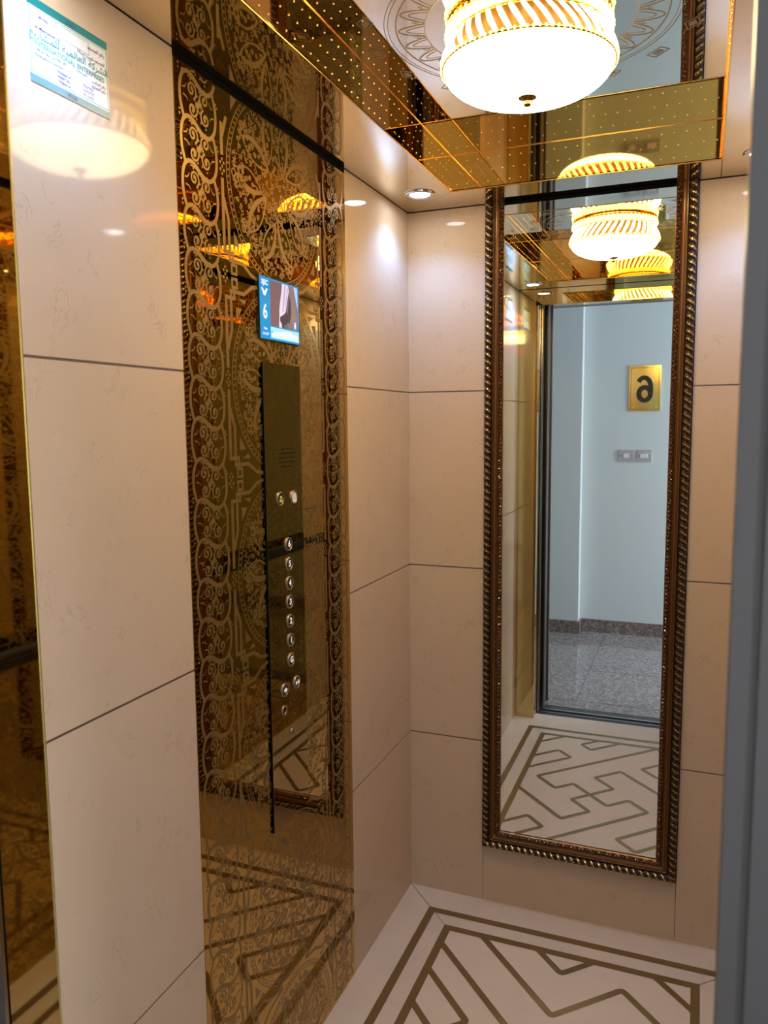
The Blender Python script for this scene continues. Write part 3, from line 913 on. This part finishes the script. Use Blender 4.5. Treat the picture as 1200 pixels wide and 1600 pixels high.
# ------------------------------------------------------------------ crystal ceiling lamp
LC = (-0.342, 1.637)
lamp = thing('crystal_ceiling_lamp', (LC[0], LC[1], HC), 'large lit crystal ceiling lamp with gold trim and a frosted glass bowl', 'ceiling lamp')
c3 = (LC[0], LC[1], 0)
RB, RZ = 0.1660, 2.3180
mb = MB(); mb.lathe([(0.140, HC - 0.001), (0.158, HC - 0.003), (0.160, HC - 0.007), (0.150, HC - 0.010)], c3, 'lamp_gold', 72)
mb.lathe([(0.150, HC - 0.010), (0.140, HC - 0.014), (0.136, 2.366), (0.146, RZ + .010), (RB - .006, RZ)], c3, 'lamp_inner', 72)
part(mb, 'gold_pan', lamp)
mb = MB()
for k in range(60):
    a = 2 * PI * k / 60
    for (r, z, s_) in ((0.160, HC - 0.010, .0058), (0.162, HC - 0.020, .0048)):
        ccx, ccy = LC[0] + r * math.cos(a + (z * 9)), LC[1] + r * math.sin(a + (z * 9))
        mb.dome((ccx, ccy, z), s_, (math.cos(a), math.sin(a), 0), 'fringe', 6, 1.0)
mb.lathe([(0.153, HC - 0.008), (0.157, HC - 0.016), (0.150, HC - 0.026)], c3, 'fringe', 64)
part(mb, 'crystal_fringe', lamp)
bars_n = 42
def crystal_bar():
    mb = MB()
    a0, a1 = -0.085, 0.085
    P = []
    for i in range(8):
        t_ = i / 7; a = a0 + (a1 - a0) * t_
        r = 0.1475 + 0.0215 * math.sin(t_ * PI / 2); z = 2.3720 - 0.050 * t_
        w = 0.0056 * (0.80 + .20 * math.sin(PI * t_)); th = 0.0040
        ca, sa = math.cos(a), math.sin(a)
        P.append([((r + dr) * ca - du * sa, (r + dr) * sa + du * ca, z - HC) for (du, dr) in ((-w, 0), (-w * .5, th), (w * .5, th), (w, 0), (0, -th * .5))])
    mb.grid(P, 'crystal', closed_v=True, smooth=False)
    mb.poly(P[0][::-1], 'crystal'); mb.poly(P[-1], 'crystal')
    return mb.obj('crystal_bar')
b0 = crystal_bar(); b0.parent = lamp
for k in range(1, bars_n):
    o = b0.copy(); COL.objects.link(o); o.parent = lamp; o.rotation_euler = (0, 0, 2 * PI * k / bars_n)
mb = MB()
for r, z, rr in ((0.1480, 2.3740, 0.0030), (RB + .0015, RZ + .001, 0.0026)):
    mb.lathe([(r + rr * math.cos(2 * PI * k / 10), z + rr * math.sin(2 * PI * k / 10)) for k in range(11)], c3, 'lamp_gold', 96)
for k in range(96):
    a = 2 * PI * k / 96
    mb.dome((LC[0] + (RB + .0035) * math.cos(a), LC[1] + (RB + .0035) * math.sin(a), RZ + .0025), 0.0034, (math.cos(a) * .9, math.sin(a) * .9, -.4), 'fringe', 6, 1.0)
part(mb, 'beaded_rim', lamp)
mb = MB()
pr = []
for k in range(15):
    t_ = k / 14; pr.append((max(RB * math.cos(t_ * PI / 2) ** 0.75, 0.0005), RZ - 0.0545 * math.sin(t_ * PI / 2) ** 1.15))
mb.lathe(pr, c3, 'bowl', 72)
bowl = part(mb, 'glass_bowl', lamp)
bowl['label'] = 'glowing frosted white bowl'
mb = MB()
zb_ = 2.2655
mb.lathe([(0.0190, zb_ + .001), (0.0180, zb_ - .002), (0.0110, zb_ - .006), (0.0050, zb_ - .0075), (0.0055, zb_ - .0095), (0.0078, zb_ - .0135), (0.0064, zb_ - .0175), (0.0005, zb_ - .0195)], c3, 'lamp_dark', 20)
for k in range(12):
    a = 2 * PI * k / 12
    mb.dome((LC[0] + .0155 * math.cos(a), LC[1] + .0155 * math.sin(a), zb_ - .0025), .0036, (math.cos(a) * .4, math.sin(a) * .4, -.9), 'lamp_dark', 7)
part(mb, 'finial', bowl)

# ------------------------------------------------------------------ door sills, door panels, landing frame
JX0, JX1 = -0.775, 0.0180
LY = 0.45                                   # hall face of the steel landing frame
LT = 2.240
sl = MB()
sl.box((-1.3, 0.645, -0.04), (0.6, 0.70, -0.001), 'sill')
sl.box((-1.3, 0.53, -0.04), (0.6, 0.612, -0.001), 'sill')
for y in (0.658, 0.672, 0.686):
    sl.box((JX0, y, -0.0012), (JX1, y + .006, 0.0004), 'steel_dark')
for y in (0.545, 0.563, 0.581):
    sl.box((JX0, y, -0.0012), (JX1, y + .007, 0.0004), 'steel_dark')
sl.box((-1.3, 0.612, -0.05), (0.6, 0.645, -0.035), 'black')
struct(sl, 'trim_5')
for i, (xa, xb, ya, yb) in enumerate(((-1.25, -0.792, 0.654, 0.682), (0.115, 0.58, 0.654, 0.682), (-1.25, -0.781, 0.566, 0.596), (0.034, 0.58, 0.566, 0.596))):
    dp = MB(); dp.box((xa, ya, 0.006), (xb, yb, LT + 0.03), 'door_steel')
    if i % 2 == 0: dp.box((xb, ya + .008, .006), (xb + .003, yb - .008, LT), 'steel_dark')
    else: dp.box((xa - .003, ya + .008, .006), (xa, yb - .008, LT), 'steel_dark')
    struct(dp, 'door_%d' % (i + 1))
jb = MB()
for sgn, xj in ((-1, JX0), (1, JX1)):
    def sx_(d): return xj + sgn * d
    jb.box((sx_(0), LY, 0), (sx_(0.010), LY + .022, LT + .07), 'steel')
    jb.box((sx_(0.010), LY + .0025, 0), (sx_(0.0145), 0.545, LT + .07), 'steel_groove')
    jb.box((sx_(0.0145), LY + .001, 0), (sx_(0.070), 0.545, LT + .07), 'steel')
jb.box((JX0 - .07, LY, LT), (JX1 + .07, 0.545, LT + .07), 'steel')
struct(jb, 'trim_6')
# shaft side enclosure between landing and car
en = MB()
for y, z0_ in ((0.55, LT),):
    en.box((-1.3, 0.545, LT + .005), (0.62, 0.6905, LT + 0.20), 'black')
en.box((-1.33, 0.19, -0.05), (-1.30, 0.80, 2.5), 'black'); en.box((0.60, 0.19, -0.05), (0.63, 0.80, 2.5), 'black')
struct(en, 'wall_shaft')

# ------------------------------------------------------------------ landing hall behind the camera
HYW, HYJ, HCZ = -1.155, -1.055, 2.75
hf = MB()
hf.box((-2.6, HYW - 0.1, -0.05), (2.6, 0.53, -0.001), 'granite')
for x in (-2.0, -1.4, -0.62, 0.0, 0.6, 1.2, 1.8):
    hf.box((x, HYW, -0.001), (x + .0025, 0.53, -0.0004), 'steel_dark')
for y in (-0.78, -0.18, 0.42):
    hf.box((-2.6, y, -0.001), (2.6, y + .0025, -0.0004), 'steel_dark')
struct(hf, 'floor_hall')
hw = MB()
hw.box((-0.815, HYW - .1, 0), (2.6, HYW, HCZ), 'wall_paint')
hw.box((-2.6, HYJ - .2, 0), (-0.815, HYJ, HCZ), 'wall_paint')
struct(hw, 'wall_hall')
sk = MB()
sk.box((-0.803, HYW, 0), (2.6, HYW + .012, 0.098), 'granite_skirt')
sk.box((-2.6, HYJ, 0), (-0.803, HYJ + .012, 0.098), 'granite_skirt')
sk.box((-0.815, HYW, 0), (-0.803, HYJ, 0.098), 'granite_skirt')
struct(sk, 'baseboard_hall')
hl = MB(); hl.box((-2.65, HYJ - .2, 0), (-2.6, 0.53, HCZ), 'wall_paint'); struct(hl, 'wall_hall_end')
hc = MB(); hc.box((-2.65, HYJ - .2, HCZ), (2.65, 0.53, HCZ + .05), 'ceil_paint'); struct(hc, 'ceiling_hall')
lw = MB()   # landing wall around the lift entrance
lw.box((-2.6, LY + .01, 0), (JX0 - .0695, 0.53, HCZ), 'wall_paint'); lw.box((JX1 + .0695, LY + .01, 0), (2.6, 0.53, HCZ), 'wall_paint')
lw.box((JX0 - .0695, LY + .01, LT + .0698), (JX1 + .0695, 0.53, HCZ), 'wall_paint')
struct(lw, 'wall_landing')
ww_ = MB()  # end wall with the window opening
ww_.box((2.6, HYW - .1, 0), (2.65, 0.53, 0.85), 'wall_paint'); ww_.box((2.6, HYW - .1, 2.1), (2.65, 0.53, HCZ), 'wall_paint')
ww_.box((2.6, HYW - .1, .85), (2.65, -1.08, 2.1), 'wall_paint'); ww_.box((2.6, .08, .85), (2.65, 0.53, 2.1), 'wall_paint')
struct(ww_, 'wall_window')
wd = MB()
for a, b in (((2.60, -1.08, .85), (2.64, .08, .89)), ((2.60, -1.08, 2.06), (2.64, .08, 2.10)), ((2.60, -1.08, .85), (2.64, -1.04, 2.1)), ((2.60, .04, .85), (2.64, .08, 2.1)), ((2.60, -.52, .85), (2.64, -.48, 2.1))):
    wd.box(a, b, 'switch_white')
struct(wd, 'window_1')

# number plate
pl = thing('floor_number_plate', (-0.380, HYW, 1.68), 'brass plate with a black 6 on the landing wall, reflected in the mirror', 'sign')
mb = MB(); px0, px1, pz0, pz1 = -0.491, -0.270, 1.680, 2.008
mb.box((px0, HYW, pz0), (px1, HYW + .008, pz1), 'plate_gold')
f = Flat(mb, (0, HYW + .0085, 0), (1, 0, 0), (0, 0, 1), (0, 1, 0), 'lamp_dark')
f.stroke([(px0 + .014, pz0 + .014), (px1 - .014, pz0 + .014), (px1 - .014, pz1 - .014), (px0 + .014, pz1 - .014)], 0.004, closed=True)
part(mb, 'plate', pl)
mb = MB()
f = Flat(mb, (-0.381, HYW + .0095, 1.845), (-1, 0, 0), (0, 0, 1), (0, 1, 0), 'ink')
f.stroke([(.040 * math.cos(2 * PI * k / 40), -.040 + .047 * math.sin(2 * PI * k / 40)) for k in range(40)], 0.034, closed=True)
f.stroke(smooth([(-.040, -.045), (-.043, -.005), (-.036, .040), (-.020, .066), (.004, .076), (.028, .068), (.042, .046)], 5), 0.033)
part(mb, 'numeral', pl)
for x in (px0 + .03, px1 - .03):
    for z in (pz0 + .03, pz1 - .03):
        mb = MB(); mb.dome((x, HYW + .008, z), 0.006, (0, 1, 0), 'plate_gold', 12); part(mb, 'screw', pl)
for (xa, xb, n, lab) in ((-0.549, -0.447, 2, 'grey two-rocker light switch on the landing wall, left one in the mirror'), (-0.422, -0.321, 3, 'grey three-rocker light switch on the landing wall, right one in the mirror')):
    s_ = thing('light_switch', ((xa + xb) / 2, HYW, 1.311), lab, 'light switch', 'light switches below the number plate')
    mb = MB(); mb.box((xa, HYW, 1.312), (xb, HYW + .010, 1.398), 'switch_plate'); part(mb, 'switch_plate', s_)
    for k in range(n):
        xc = (xa + xb) / 2 + (k - (n - 1) / 2) * 0.019
        mb = MB(); mb.box((xc - .008, HYW + .010, 1.340), (xc + .008, HYW + .0135, 1.370), 'switch_white'); part(mb, 'rocker', s_)
    for dx in (.012, xb - xa - .012):
        mb = MB(); mb.dome((xa + dx, HYW + .010, 1.355), 0.0035, (0, 1, 0), 'steel_dark', 8); part(mb, 'screw', s_)
